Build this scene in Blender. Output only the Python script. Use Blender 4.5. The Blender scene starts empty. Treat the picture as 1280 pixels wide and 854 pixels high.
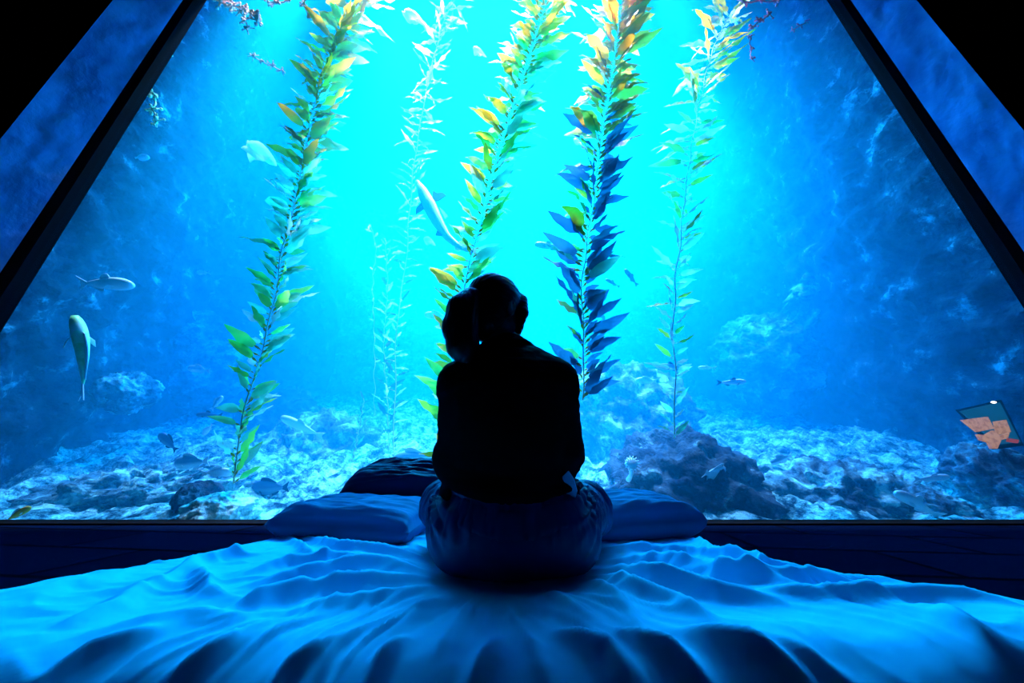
import bpy, math, random
import numpy as np
from mathutils import Vector, Matrix

# ------------------------------------------------------------------ camera, world, lamps, exposure
sc = bpy.context.scene
COL = sc.collection
PITCH, F, CZ = math.radians(21.0), 400.0, 0.41      # focal length in pixels of the 1280-wide frame
CP, SP = math.cos(PITCH), math.sin(PITCH)
cam = bpy.data.objects.new('camera', bpy.data.cameras.new('camera')); COL.objects.link(cam)
cam.data.sensor_width = 36; cam.data.lens = F / 1280 * 36; cam.data.clip_start = .02
cam.location = (0, 0, CZ); cam.rotation_euler = (math.pi / 2 + PITCH, 0, 0); sc.camera = cam
vs = sc.view_settings
vs.view_transform = 'Standard'; vs.look = 'None'; vs.exposure = 0; vs.gamma = 1; vs.use_curve_mapping = False
wd = bpy.data.worlds.new('world'); sc.world = wd; wd.use_nodes = True
wd.node_tree.nodes['Background'].inputs[0].default_value = (0, .0008, .004, 1)
sc.cycles.max_bounces = 8; sc.cycles.volume_bounces = 2; sc.cycles.transparent_max_bounces = 24
sc.cycles.caustics_reflective = False; sc.cycles.caustics_refractive = False

def aim(o, loc, tgt):
    o.location = loc
    o.rotation_euler = (Vector(tgt) - Vector(loc)).to_track_quat('-Z', 'Y').to_euler()
    COL.objects.link(o)
def spot(name, loc, tgt, power, col, ang, blend, size):
    l = bpy.data.lights.new(name, 'SPOT'); l.energy = power; l.color = col
    l.spot_size = math.radians(ang); l.spot_blend = blend; l.shadow_soft_size = size
    aim(bpy.data.objects.new(name, l), loc, tgt)
def area(name, loc, tgt, power, col, sx, sy, spread=180):
    l = bpy.data.lights.new(name, 'AREA'); l.energy = power; l.color = col; l.shape = 'RECTANGLE'
    l.size = sx; l.size_y = sy; l.spread = math.radians(spread)
    aim(bpy.data.objects.new(name, l), loc, tgt)

# lights over the open top of the tank, some added as fill
spot('tank_lamp', (-1.0, 7.0, 26), (-.9, 6.4, 0), 225000, (1, 1, 1), 18.5, 1, .8)
spot('tank_lamp', (1.4, 7.0, 26), (1.3, 6.4, 0), 225000, (1, 1, 1), 18.5, 1, .8)
spot('tank_lamp', (-3.2, 4.0, 12.5), (-1.2, 5.5, 2), 14000, (1, .9, .9), 26, 1, .4)
spot('tank_lamp', (-4.4, 3.35, 15), (-4.4, 3.2, 1), 42000, (.8, 1, 1), 11, .9, .2)  # added narrow spot that brightens the left fish and seaweed
spot('tank_lamp', (4.6, 5.6, 15), (5.0, 5.8, 2.5), 30000, (.6, 1, 1), 14, .9, .2)  # added narrow spot that brightens the outcrop on the right wall
area('front_lamp_row', (0, 3.2, 18.0), (0, 3.4, 0), 1500, (1, 1, 1), 5.6, .4, 26)  # added strip light that brightens blades and growth close to the glass
area('tank_skylight', (0, 8.8, 9.8), (0, 3.0, 1.0), 4400, (.02, .88, 1), 9, 2.5, 90)  # added fill that lights the bed through the window
area('tank_skylight', (0, 6.0, 10.4), (0, 5.6, 0), 1500, (.02, .07, 1), 8, 5)  # added wide blue fill that tints the outer water
# water: what a metre takes away and scatters
ABS_D, ABS_C = .5, (.42, .75, .955)
SCA_D, SCA_C, ANI = .135, (.008, .70, 1.0), .25

# ------------------------------------------------------------------ helpers
def P(px, py, Y):
    """point at depth Y on the sight line through a pixel of the 1280x854 frame"""
    a, b = (px - 640) / F, (427 - py) / F
    d = Vector((a, CP - b * SP, SP + b * CP))
    t = Y / d.y
    return Vector((d.x * t, Y, CZ + d.z * t))
def ZC(p):
    return p.y * CP + (p.z - CZ) * SP
CAM_UP = Vector((0, -SP, CP)); CAM_R = Vector((1, 0, 0)); CAM_F = Vector((0, CP, SP))

def tag(o, label=None, cat=None, group=None, kind=None):
    if label: o['label'] = label
    if cat: o['category'] = cat
    if group: o['group'] = group
    if kind: o['kind'] = kind
    return o
def empty(name, loc=(0, 0, 0)):
    o = bpy.data.objects.new(name, None); o.empty_display_size = .05
    o.location = loc; COL.objects.link(o); return o
def obj(name, v, f, m, parent=None, smooth=True, midx=None):
    me = bpy.data.meshes.new(name)
    me.from_pydata([tuple(map(float, p)) for p in v] if not isinstance(v, np.ndarray) else v.tolist(), [],
                   f.tolist() if isinstance(f, np.ndarray) else f)
    for k in (m if isinstance(m, (list, tuple)) else [m]): me.materials.append(k)
    if smooth: me.polygons.foreach_set('use_smooth', [True] * len(me.polygons))
    if midx is not None: me.polygons.foreach_set('material_index', midx)
    me.update()
    o = bpy.data.objects.new(name, me); COL.objects.link(o)
    if parent: o.parent = parent
    return o

class MB:
    """collects shapes for one mesh"""
    def __init__(s): s.v, s.f, s.m = [], [], []
    def add(s, v, f, mi=0):
        n = len(s.v); s.v += [Vector(p) for p in v]
        s.f += [tuple(i + n for i in q) for q in f]; s.m += [mi] * len(f)
    def box(s, a, b, mi=0):
        v = [(x, y, z) for x in (a[0], b[0]) for y in (a[1], b[1]) for z in (a[2], b[2])]
        s.add(v, [(0, 1, 3, 2), (4, 6, 7, 5), (0, 4, 5, 1), (2, 3, 7, 6), (0, 2, 6, 4), (1, 5, 7, 3)], mi)
    def prism(s, pts, off, mi=0):
        """closed prism: polygon pts pushed along vector off"""
        n = len(pts); off = Vector(off)
        v = [Vector(p) for p in pts] + [Vector(p) + off for p in pts]
        f = [tuple(range(n))[::-1], tuple(range(n, 2 * n))] + [(i, (i + 1) % n, n + (i + 1) % n, n + i) for i in range(n)]
        s.add(v, f, mi)
    def tube(s, pts, r, n=6, mi=0):
        pts = [Vector(p) for p in pts]; rs = r if isinstance(r, (list, tuple)) else [r] * len(pts)
        v = []
        for i, p in enumerate(pts):
            t = (pts[min(i + 1, len(pts) - 1)] - pts[max(i - 1, 0)]).normalized()
            a = t.cross(Vector((.3, .9, .2))).normalized(); b = t.cross(a)
            for k in range(n):
                an = 2 * math.pi * k / n
                v.append(p + (a * math.cos(an) + b * math.sin(an)) * rs[i])
        f = [(i * n + k, i * n + (k + 1) % n, (i + 1) * n + (k + 1) % n, (i + 1) * n + k)
             for i in range(len(pts) - 1) for k in range(n)]
        f += [tuple(range(n))[::-1], tuple((len(pts) - 1) * n + k for k in range(n))]
        s.add(v, f, mi)
    def ball(s, c, r, n=8, m=5, mi=0):
        c = Vector(c); r = r if isinstance(r, (tuple, list)) else (r, r, r)
        v = [c + Vector((0, 0, r[2]))]
        for i in range(1, m):
            th = math.pi * i / m
            for k in range(n):
                a = 2 * math.pi * k / n
                v.append(c + Vector((r[0] * math.sin(th) * math.cos(a), r[1] * math.sin(th) * math.sin(a), r[2] * math.cos(th))))
        v.append(c - Vector((0, 0, r[2]))); e = len(v) - 1
        f = [(0, 1 + k, 1 + (k + 1) % n) for k in range(n)]
        for i in range(m - 2):
            for k in range(n):
                a, b = 1 + i * n + k, 1 + i * n + (k + 1) % n
                f.append((a, a + n, b + n, b))
        o = 1 + (m - 2) * n
        f += [(o + k, e, o + (k + 1) % n) for k in range(n)]
        s.add(v, f, mi)
    def build(s, name, m, parent=None, smooth=True):
        return obj(name, s.v, s.f, m, parent, smooth, s.m)

# ---- numpy noise
_rng = np.random.RandomState(7)
_perm = np.concatenate([_rng.permutation(256)] * 3)
_grad = _rng.normal(size=(256, 3)); _grad /= np.linalg.norm(_grad, axis=1)[:, None]
def noise(p):
    p = np.asarray(p, dtype=np.float64)
    i = np.floor(p).astype(int); f = p - i; i &= 255
    u = f * f * f * (f * (f * 6 - 15) + 10)
    r = 0
    for dx in (0, 1):
        for dy in (0, 1):
            for dz in (0, 1):
                g = _grad[_perm[_perm[_perm[(i[..., 0] + dx) & 255] + ((i[..., 1] + dy) & 255)] + ((i[..., 2] + dz) & 255)] & 255]
                d = g[..., 0] * (f[..., 0] - dx) + g[..., 1] * (f[..., 1] - dy) + g[..., 2] * (f[..., 2] - dz)
                w = (u[..., 0] if dx else 1 - u[..., 0]) * (u[..., 1] if dy else 1 - u[..., 1]) * (u[..., 2] if dz else 1 - u[..., 2])
                r = r + d * w
    return r * 1.6
def fbm(p, o=4, lac=2.1, gain=.5, ridged=False):
    p = np.asarray(p, dtype=np.float64); a, s, t = 1., 0., 0.
    for k in range(o):
        n = noise(p * lac ** k + 17.3 * k)
        if ridged: n = 1 - 2 * np.abs(n)
        s = s + a * n; t += a; a *= gain
    return s / t

# ---- signed distance toolkit: smooth unions of tapered limbs meshed with surface nets
class SDF:
    def __init__(s, lo, hi, h):
        s.lo = np.array(lo, float); s.h = h
        s.n = np.ceil((np.array(hi, float) - s.lo) / h).astype(int) + 1
        s.ax = [s.lo[k] + h * np.arange(s.n[k]) for k in range(3)]
        s.d = np.full(tuple(s.n), .2, dtype=np.float32)
    def win(s, lo, hi):
        a = np.clip(np.floor((np.array(lo) - s.lo) / s.h).astype(int), 0, s.n - 1)
        b = np.clip(np.ceil((np.array(hi) - s.lo) / s.h).astype(int) + 1, 1, s.n)
        sl = tuple(slice(int(a[k]), int(max(b[k], a[k] + 1))) for k in range(3))
        return sl, np.meshgrid(*[s.ax[k][sl[k]] for k in range(3)], indexing='ij')
    def put(s, sl, d, k):
        o = s.d[sl]
        if k > 0:
            h = np.clip(.5 + .5 * (o - d) / k, 0, 1)
            s.d[sl] = (o * (1 - h) + d * h - k * h * (1 - h)).astype(np.float32)
        else:
            s.d[sl] = np.minimum(o, d)
    def cut(s, sl, d, k=.004):
        o = s.d[sl]; d = -d
        h = np.clip(.5 - .5 * (o - d) / k, 0, 1)
        s.d[sl] = (o * (1 - h) + d * h + k * h * (1 - h)).astype(np.float32)
    def limb(s, a, b, ra, rb, k=.02, cut=False):
        a, b = np.array(a, float), np.array(b, float); m = max(ra, rb) + .06
        sl, (X, Y, Z) = s.win(np.minimum(a, b) - m, np.maximum(a, b) + m)
        ab = b - a; L = max(ab @ ab, 1e-9)
        t = np.clip(((X - a[0]) * ab[0] + (Y - a[1]) * ab[1] + (Z - a[2]) * ab[2]) / L, 0, 1)
        d = np.sqrt((X - a[0] - t * ab[0]) ** 2 + (Y - a[1] - t * ab[1]) ** 2 + (Z - a[2] - t * ab[2]) ** 2) - (ra + (rb - ra) * t)
        (s.cut if cut else s.put)(sl, d, k)
    def egg(s, c, r, k=.02, M=None, cut=False):
        c = np.array(c, float); r = np.array(r, float); m = max(r) + .06
        sl, (X, Y, Z) = s.win(c - m, c + m)
        q = np.stack([X - c[0], Y - c[1], Z - c[2]], -1)
        if M is not None: q = q @ np.array(M)          # columns of M are the egg's own axes
        k0 = np.sqrt(((q / r) ** 2).sum(-1)); k1 = np.sqrt(((q / r ** 2) ** 2).sum(-1)) + 1e-9
        (s.cut if cut else s.put)(sl, k0 * (k0 - 1) / k1, k)
    def mesh(s):
        v = s.d; ins = v < 0; n = s.n
        shp = tuple(n - 1)
        acc = np.zeros(shp + (3,)); cnt = np.zeros(shp)
        def cs(o): return tuple(slice(o[k], o[k] + shp[k]) for k in range(3))
        for ax in range(3):
            for a in (0, 1):
                for b in (0, 1):
                    o0 = [0, 0, 0]; ot = [k for k in range(3) if k != ax]; o0[ot[0]] = a; o0[ot[1]] = b
                    o1 = list(o0); o1[ax] = 1
                    v0, v1 = v[cs(o0)], v[cs(o1)]; m = (v0 < 0) != (v1 < 0)
                    t = np.where(m, v0 / np.where(m, v0 - v1, 1), 0)
                    for k in range(3):
                        acc[..., k] += m * (t if k == ax else o0[k])
                    cnt += m
        act = cnt > 0; idx = np.full(shp, -1); idx[act] = np.arange(act.sum())
        cell = np.argwhere(act)
        V = s.lo + s.h * (cell + acc[act] / cnt[act][:, None])
        Q = []
        for ax in range(3):
            ot = [(ax + 1) % 3, (ax + 2) % 3]
            o1 = [0, 0, 0]; o1[ax] = 1
            sl0 = [slice(1, n[k] - 1) for k in range(3)]; sl0[ax] = slice(0, n[ax] - 1)
            sl1 = list(sl0); sl1[ax] = slice(1, n[ax])
            i0, i1 = ins[tuple(sl0)], ins[tuple(sl1)]
            for flag, flip in ((i0 & ~i1, False), (~i0 & i1, True)):
                e = np.argwhere(flag)
                if not len(e): continue
                base = e.copy()
                for k in range(3):
                    if k != ax: base[:, k] += 1
                q = []
                for da, db in ((0, 0), (1, 0), (1, 1), (0, 1)):
                    c = base.copy(); c[:, ot[0]] -= 1 - da; c[:, ot[1]] -= 1 - db
                    q.append(idx[c[:, 0], c[:, 1], c[:, 2]])
                q = np.stack(q, 1)
                Q.append(q[:, ::-1] if flip else q)
        return V, np.concatenate(Q)
def vnormals(V, Q):
    N = np.zeros_like(V); fn = np.cross(V[Q[:, 2]] - V[Q[:, 0]], V[Q[:, 3]] - V[Q[:, 1]])
    for k in range(4): np.add.at(N, Q[:, k], fn)
    return N / (np.linalg.norm(N, axis=1)[:, None] + 1e-12)

# ------------------------------------------------------------------ materials
def mat(name, col, rough=.8, spec=.3, **kw):
    m = bpy.data.materials.new(name); m.use_nodes = True
    b = m.node_tree.nodes['Principled BSDF']
    b.inputs['Base Color'].default_value = (*col, 1); b.inputs['Roughness'].default_value = rough
    b.inputs['Specular IOR Level'].default_value = spec
    for k, x in kw.items(): b.inputs[k.replace('_', ' ')].default_value = x
    return m
def ramp_noise(m, stops, scale=6, detail=6, rough=.6, bump=0, bscale=None, stretch=(1, 1, 1), dist=.02):
    """drives base colour by object-space noise and adds a bump"""
    nt = m.node_tree; N = nt.nodes; L = nt.links; b = N['Principled BSDF']
    tc = N.new('ShaderNodeTexCoord'); mp = N.new('ShaderNodeMapping'); mp.inputs['Scale'].default_value = stretch
    L.new(tc.outputs['Object'], mp.inputs[0])
    if stops:
        n = N.new('ShaderNodeTexNoise'); n.inputs['Scale'].default_value = scale; n.inputs['Detail'].default_value = detail
        n.inputs['Roughness'].default_value = rough
        r = N.new('ShaderNodeValToRGB'); e = r.color_ramp.elements
        while len(e) < len(stops): e.new(.5)
        for k, (p, c) in enumerate(stops): e[k].position = p; e[k].color = (*c, 1)
        L.new(mp.outputs[0], n.inputs['Vector']); L.new(n.outputs[0], r.inputs[0]); L.new(r.outputs[0], b.inputs['Base Color'])
    if bump:
        n2 = N.new('ShaderNodeTexNoise'); n2.inputs['Scale'].default_value = bscale or scale; n2.inputs['Detail'].default_value = 5
        bp = N.new('ShaderNodeBump'); bp.inputs['Strength'].default_value = bump; bp.inputs['Distance'].default_value = dist
        L.new(mp.outputs[0], n2.inputs['Vector']); L.new(n2.outputs[0], bp.inputs['Height']); L.new(bp.outputs[0], b.inputs['Normal'])
    return m
M = {}
M['black'] = mat('black paint', (.004, .004, .005), .9, .1)
M['gasket'] = mat('black rubber', (.002, .002, .003), .8, .02)
M['plaster'] = ramp_noise(mat('blue grey plaster', (.3, .4, .5), .75, .2),
                          [(.3, (.02, .14, .32)), (.7, (.07, .34, .62))], 1.6, 4, .5, .8, 2.6, (1.3, 1.3, .9), .05)
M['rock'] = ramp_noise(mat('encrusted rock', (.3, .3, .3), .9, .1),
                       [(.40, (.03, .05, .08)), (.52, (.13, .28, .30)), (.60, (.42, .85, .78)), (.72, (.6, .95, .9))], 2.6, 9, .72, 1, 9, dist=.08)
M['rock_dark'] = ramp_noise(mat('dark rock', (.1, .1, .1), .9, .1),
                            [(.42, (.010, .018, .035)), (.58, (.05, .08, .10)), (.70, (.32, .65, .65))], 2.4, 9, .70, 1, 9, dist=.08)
M['limestone'] = ramp_noise(mat('whitish rock', (.8, .9, .8), .9, .1), [(.36, (.16, .4, .34)), (.5, (.8, 1, .88))], 9, 8, .7, 1, 14, dist=.05)
M['sand'] = ramp_noise(mat('pale sand', (.6, .6, .5), .9, .1),
                       [(.41, (.008, .03, .05)), (.49, (.12, .34, .32)), (.58, (.55, 1, .9))], 4.5, 10, .78, 1, 16, dist=.08)

# ------------------------------------------------------------------ the room
GY = 2.75                                                     # plane of the window
def structure(o): o['kind'] = 'structure'; return o
# stone tile floor
fl = M['floor'] = mat('dark stone tiles', (.02, .03, .06), .95, 0)
nt = fl.node_tree; b = nt.nodes['Principled BSDF']
tc = nt.nodes.new('ShaderNodeTexCoord'); mp = nt.nodes.new('ShaderNodeMapping'); mp.inputs['Rotation'].default_value = (0, 0, .12)
br = nt.nodes.new('ShaderNodeTexBrick'); br.inputs['Scale'].default_value = 1.0
br.inputs['Brick Width'].default_value = 1.05; br.inputs['Row Height'].default_value = .42; br.inputs['Mortar Size'].default_value = .016
br.inputs['Color1'].default_value = (.0006, .0022, .009, 1); br.inputs['Color2'].default_value = (.001, .0035, .014, 1)
br.inputs['Mortar'].default_value = (.001, .001, .002, 1)
nt.links.new(tc.outputs['Object'], mp.inputs[0]); nt.links.new(mp.outputs[0], br.inputs['Vector'])
nt.links.new(br.outputs['Color'], b.inputs['Base Color'])
m = MB(); m.box((-7.5, -2.5, -.12), (7.5, 2.62, 0)); structure(m.build('floor', M['floor'], smooth=False))
m = MB(); m.box((-7.5, -2.5, 7.5), (7.5, 2.70, 7.6)); structure(m.build('ceiling', M['black'], smooth=False))
m = MB(); m.box((-7.5, 2.70, 7.5), (7.5, 2.82, 10.2)); structure(m.build('wall_front', M['black'], smooth=False))   # wall over the window
m = MB(); m.box((-5.6, 2.62, -.4), (5.6, 2.80, .012)); structure(m.build('trim_1', M['gasket'], smooth=False))   # low black sill
for side, s, xi, xo, xg in (('left', -1, 4.93, 5.16, 4.88), ('right', 1, 5.07, 5.23, 5.03)):
    m = MB()
    m.prism([(s * 7.5, 2.28, 0), (s * xo, 2.28, 0), (s * (xo + .25), 2.8, 0), (s * 7.5, 2.8, 0)], (0, 0, 8))
    m.box((s * 7.5, -2.5, 0), (s * 7.6, 2.8, 8))
    structure(m.build('wall_' + side, M['black'], smooth=False))
    # splayed plaster column beside the glass: fine grid with soft horizontal creases
    m = MB(); nz, nx = 160, 14; v = []
    for i in range(nz + 1):
        z = 8 * i / nz
        for k in range(nx + 1):
            t = k / nx; x = xo + (xi - xo) * t; y = 2.28 + .36 * t
            w = float(fbm(np.array([[t * 1.6 + s * 9, z * 2.4 + t * .8 * s, 3.1]]), 3)[0])
            w2 = float(fbm(np.array([[t * 2.2 + 4 + s, z * 6 + 1.2 * t, 8.1]]), 2)[0])
            e = math.sin(math.pi * min(1, max(0, t))) ** .5
            d = (.030 * w + .018 * w2 * max(0, w + .35)) * e
            v.append((s * (x - d * .84), y - d * .54, z))
    W = nx + 1
    f = [(i * W + k, i * W + k + 1, (i + 1) * W + k + 1, (i + 1) * W + k) for i in range(nz) for k in range(nx)]
    if s > 0: f = [q[::-1] for q in f]
    m.add(v, f)
    n0 = len(m.v)                                             # back faces close the column
    m.add([(s * xo, 2.28, 0), (s * (xo + .2), 2.66, 0), (s * xi, 2.64, 0), (s * xo, 2.28, 8), (s * (xo + .2), 2.66, 8), (s * xi, 2.64, 8)],
          [(0, 1, 4, 3), (1, 2, 5, 4), (3, 4, 5), (0, 2, 1)])
    structure(m.build('trim_' + ('2' if s < 0 else '3'), M['plaster']))
    m = MB()                                                  # black jamb and gasket
    m.prism([(s * (xi + .01), 2.645, 0), (s * xg, 2.70, 0), (s * xg, 2.82, 0), (s * (xi + .3), 2.82, 0)], (0, 0, 8))
    structure(m.build('trim_' + ('4' if s < 0 else '5'), M['gasket'], smooth=False))

# acrylic window pane
g = M['glass'] = bpy.data.materials.new('clear acrylic'); g.use_nodes = True
nt = g.node_tree; nt.nodes.clear()
out = nt.nodes.new('ShaderNodeOutputMaterial'); mx = nt.nodes.new('ShaderNodeMixShader'); mx.inputs[0].default_value = .012
tr = nt.nodes.new('ShaderNodeBsdfTransparent'); gl = nt.nodes.new('ShaderNodeBsdfGlossy'); gl.inputs['Roughness'].default_value = .02
nt.links.new(tr.outputs[0], mx.inputs[1]); nt.links.new(gl.outputs[0], mx.inputs[2]); nt.links.new(mx.outputs[0], out.inputs[0])
m = MB(); m.box((-4.88, 2.72, .012), (5.03, 2.76, 7.5)); structure(m.build('window_1', g, smooth=False))
# the water
wt = M['water'] = bpy.data.materials.new('sea water'); wt.use_nodes = True
nt = wt.node_tree; nt.nodes.clear()
out = nt.nodes.new('ShaderNodeOutputMaterial'); ad = nt.nodes.new('ShaderNodeAddShader')
va = nt.nodes.new('ShaderNodeVolumeAbsorption'); vsc = nt.nodes.new('ShaderNodeVolumeScatter')
va.inputs['Color'].default_value = (*ABS_C, 1); va.inputs['Density'].default_value = ABS_D
vsc.inputs['Color'].default_value = (*SCA_C, 1); vsc.inputs['Density'].default_value = SCA_D; vsc.inputs['Anisotropy'].default_value = ANI
nt.links.new(va.outputs[0], ad.inputs[0]); nt.links.new(vsc.outputs[0], ad.inputs[1]); nt.links.new(ad.outputs[0], out.inputs['Volume'])
m = MB(); m.box((-8.2, 2.83, -.6), (8.2, 11.4, 9.6)); structure(m.build('water', wt, smooth=False))

# rock walls and sea bed of the tank
def sheet(name, fn, nu, nv, m):
    U, V = np.meshgrid(np.linspace(0, 1, nu), np.linspace(0, 1, nv), indexing='ij')
    pts = fn(U, V).reshape(-1, 3)
    i = np.arange((nu - 1) * (nv - 1)); a = (i // (nv - 1)) * nv + i % (nv - 1)
    f = np.stack([a, a + nv, a + nv + 1, a + 1], 1)
    return structure(obj(name, pts, f, m))
def rock_disp(p, nrm, amp, sc_):
    d = .6 * fbm(p * sc_, 3) + .5 * fbm(p * sc_ * 2.3 + 5, 4, ridged=True) + .14 * fbm(p * sc_ * 9, 3)
    return p + nrm * (amp * d)[..., None]
def wall_fn(path, z0, z1, amp, scl, side):
    path = np.array(path, float)
    seg = np.concatenate([[0], np.cumsum(np.linalg.norm(np.diff(path[:, :2], axis=0), axis=1))]); seg /= seg[-1]
    def fn(U, V):
        x = np.interp(U, seg, path[:, 0]); y = np.interp(U, seg, path[:, 1])
        z = z0 + (z1 - z0) * V
        p = np.stack([x, y, z], -1)
        dx = np.gradient(x, axis=0); dy = np.gradient(y, axis=0)
        n = np.stack([-dy, dx, 0 * dx], -1) * side; n /= np.linalg.norm(n, axis=-1)[..., None] + 1e-9
        return rock_disp(p, n, amp, scl)
    return fn
sheet('wall_back', wall_fn([(-5.6, 9.6), (-2, 10.8), (2, 10.8), (5.6, 9.6)], -.5, 9.5, .5, .5, -1), 120, 110, M['rock'])
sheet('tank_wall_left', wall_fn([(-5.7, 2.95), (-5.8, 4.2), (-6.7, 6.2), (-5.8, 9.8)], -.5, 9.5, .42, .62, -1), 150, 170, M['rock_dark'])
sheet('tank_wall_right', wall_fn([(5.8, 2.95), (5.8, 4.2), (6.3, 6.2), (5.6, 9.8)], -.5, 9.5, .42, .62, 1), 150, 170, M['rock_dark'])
def bed_fn(U, V):
    x = -7.5 + 15 * U; y = 2.86 + 7.8 * V
    base = -.12 + 2.3 * np.clip((y - 3.4) / 7, 0, 1) ** 1.25 + .35 * np.clip((np.abs(x) - 2.2) / 4, 0, 1.2) * np.clip((y - 3) / 2, 0, 1)
    p = np.stack([x, y, base], -1)
    lump = .32 * fbm(p * .9, 3) + .30 * fbm(p * 1.9 + 3, 4, ridged=True) + .06 * fbm(p * 8, 3)
    p[..., 2] += lump * np.clip((y - 2.86) / 1.2, 0.1, 1)
    return p
sheet('sea_bed', bed_fn, 260, 150, M['sand'])

# ------------------------------------------------------------------ reef boulders
def boulder(name, label, cat, px, py, Y, rw, rh, m, rd=None, tilt=0, seed=0, amp=.34, n=130, group=None):
    c = P(px, py, Y); z = ZC(c); rx = rw / F * z; rz = rh / F * z; ry = rd if rd else .8 * min(rx, rz) + .1
    U, V = np.meshgrid(np.linspace(0, 2 * math.pi, n, endpoint=False), np.linspace(.0, math.pi, n // 2), indexing='ij')
    d = np.stack([np.sin(V) * np.cos(U), np.sin(V) * np.sin(U), np.cos(V)], -1).reshape(-1, 3)
    q = d * np.array([rx, ry, rz]) + seed * 7.7
    s = 1 / max(.25, min(rx, rz))
    k = 1 + amp * (.9 * fbm(q * s * .9, 3) + .9 * fbm(q * s * 2.1, 5, ridged=True) + .35 * fbm(q * s * 7, 4))
    p = d * np.array([rx, ry, rz]) * k[:, None]
    ct, st = math.cos(math.radians(tilt)), math.sin(math.radians(tilt))
    p = np.stack([p[:, 0] * ct - p[:, 2] * st, p[:, 1], p[:, 0] * st + p[:, 2] * ct], -1)
    h = n // 2; f = []
    for i in range(n):
        for j in range(h - 1):
            a, b_ = i * h + j, ((i + 1) % n) * h + j
            f.append((a, a + 1, b_ + 1, b_))
    o = obj(name, p, f, m); o.location = c
    return tag(o, label, cat, group)
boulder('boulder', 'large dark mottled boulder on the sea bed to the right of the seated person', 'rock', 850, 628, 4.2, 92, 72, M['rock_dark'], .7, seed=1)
boulder('boulder', 'broad pale rock mound on the sea bed right of the dark boulder', 'rock', 1035, 632, 4.1, 88, 46, M['rock'], .6, seed=2)
boulder('rock_ledge', 'pale sunlit rock outcrop slanting high on the right reef wall', 'rock', 1080, 318, 6.0, 112, 46, M['rock'], .7, tilt=40, seed=3, amp=.5)
boulder('rock_ledge', 'long low pale ridge of rock along the sea bed at the left', 'rock', 175, 628, 4.2, 120, 36, M['rock'], .6, tilt=8, seed=4)
boulder('boulder', 'small whitish rock touching the glass below the leftmost kelp', 'rock', 278, 640, 3.25, 33, 17, M['limestone'], .25, seed=5)
boulder('boulder', 'pale rock below the lit tan viewing window at the right edge', 'rock', 1248, 606, 3.6, 46, 40, M['rock'], .3, seed=6)
boulder('boulder', 'small dark round rock beside the whitish rock at the left', 'rock', 248, 624, 3.5, 15, 16, M['rock_dark'], .2, seed=7)
boulder('boulder', 'hazy pale mound of reef behind the upright pillow', 'rock', 400, 585, 6.0, 70, 55, M['rock'], .9, seed=8)
boulder('boulder', 'hazy pale reef mound behind the dark boulder', 'rock', 775, 530, 6.2, 70, 62, M['rock'], .9, seed=9)
boulder('boulder', 'pale rock shelf in the middle of the right reef slope', 'rock', 965, 455, 7.0, 55, 50, M['rock'], .9, seed=10)
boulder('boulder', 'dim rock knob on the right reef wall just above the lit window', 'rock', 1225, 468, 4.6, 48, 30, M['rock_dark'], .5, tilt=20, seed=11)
boulder('boulder', 'pale patch of rock jutting from the left reef wall below the bright green fish', 'rock', 160, 490, 4.4, 20, 22, M['rock'], .3, seed=12, amp=.35)
boulder('boulder', 'hazy rock mass left of the leftmost kelp at mid height', 'rock', 225, 455, 6.6, 60, 60, M['rock'], .8, seed=13)
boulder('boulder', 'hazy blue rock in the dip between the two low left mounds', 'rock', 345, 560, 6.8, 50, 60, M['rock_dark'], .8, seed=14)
boulder('boulder', 'small rocky knob in front of the right reef slope near the sill', 'rock', 1150, 640, 3.7, 40, 24, M['rock'], .3, tilt=-10, seed=15)

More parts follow.
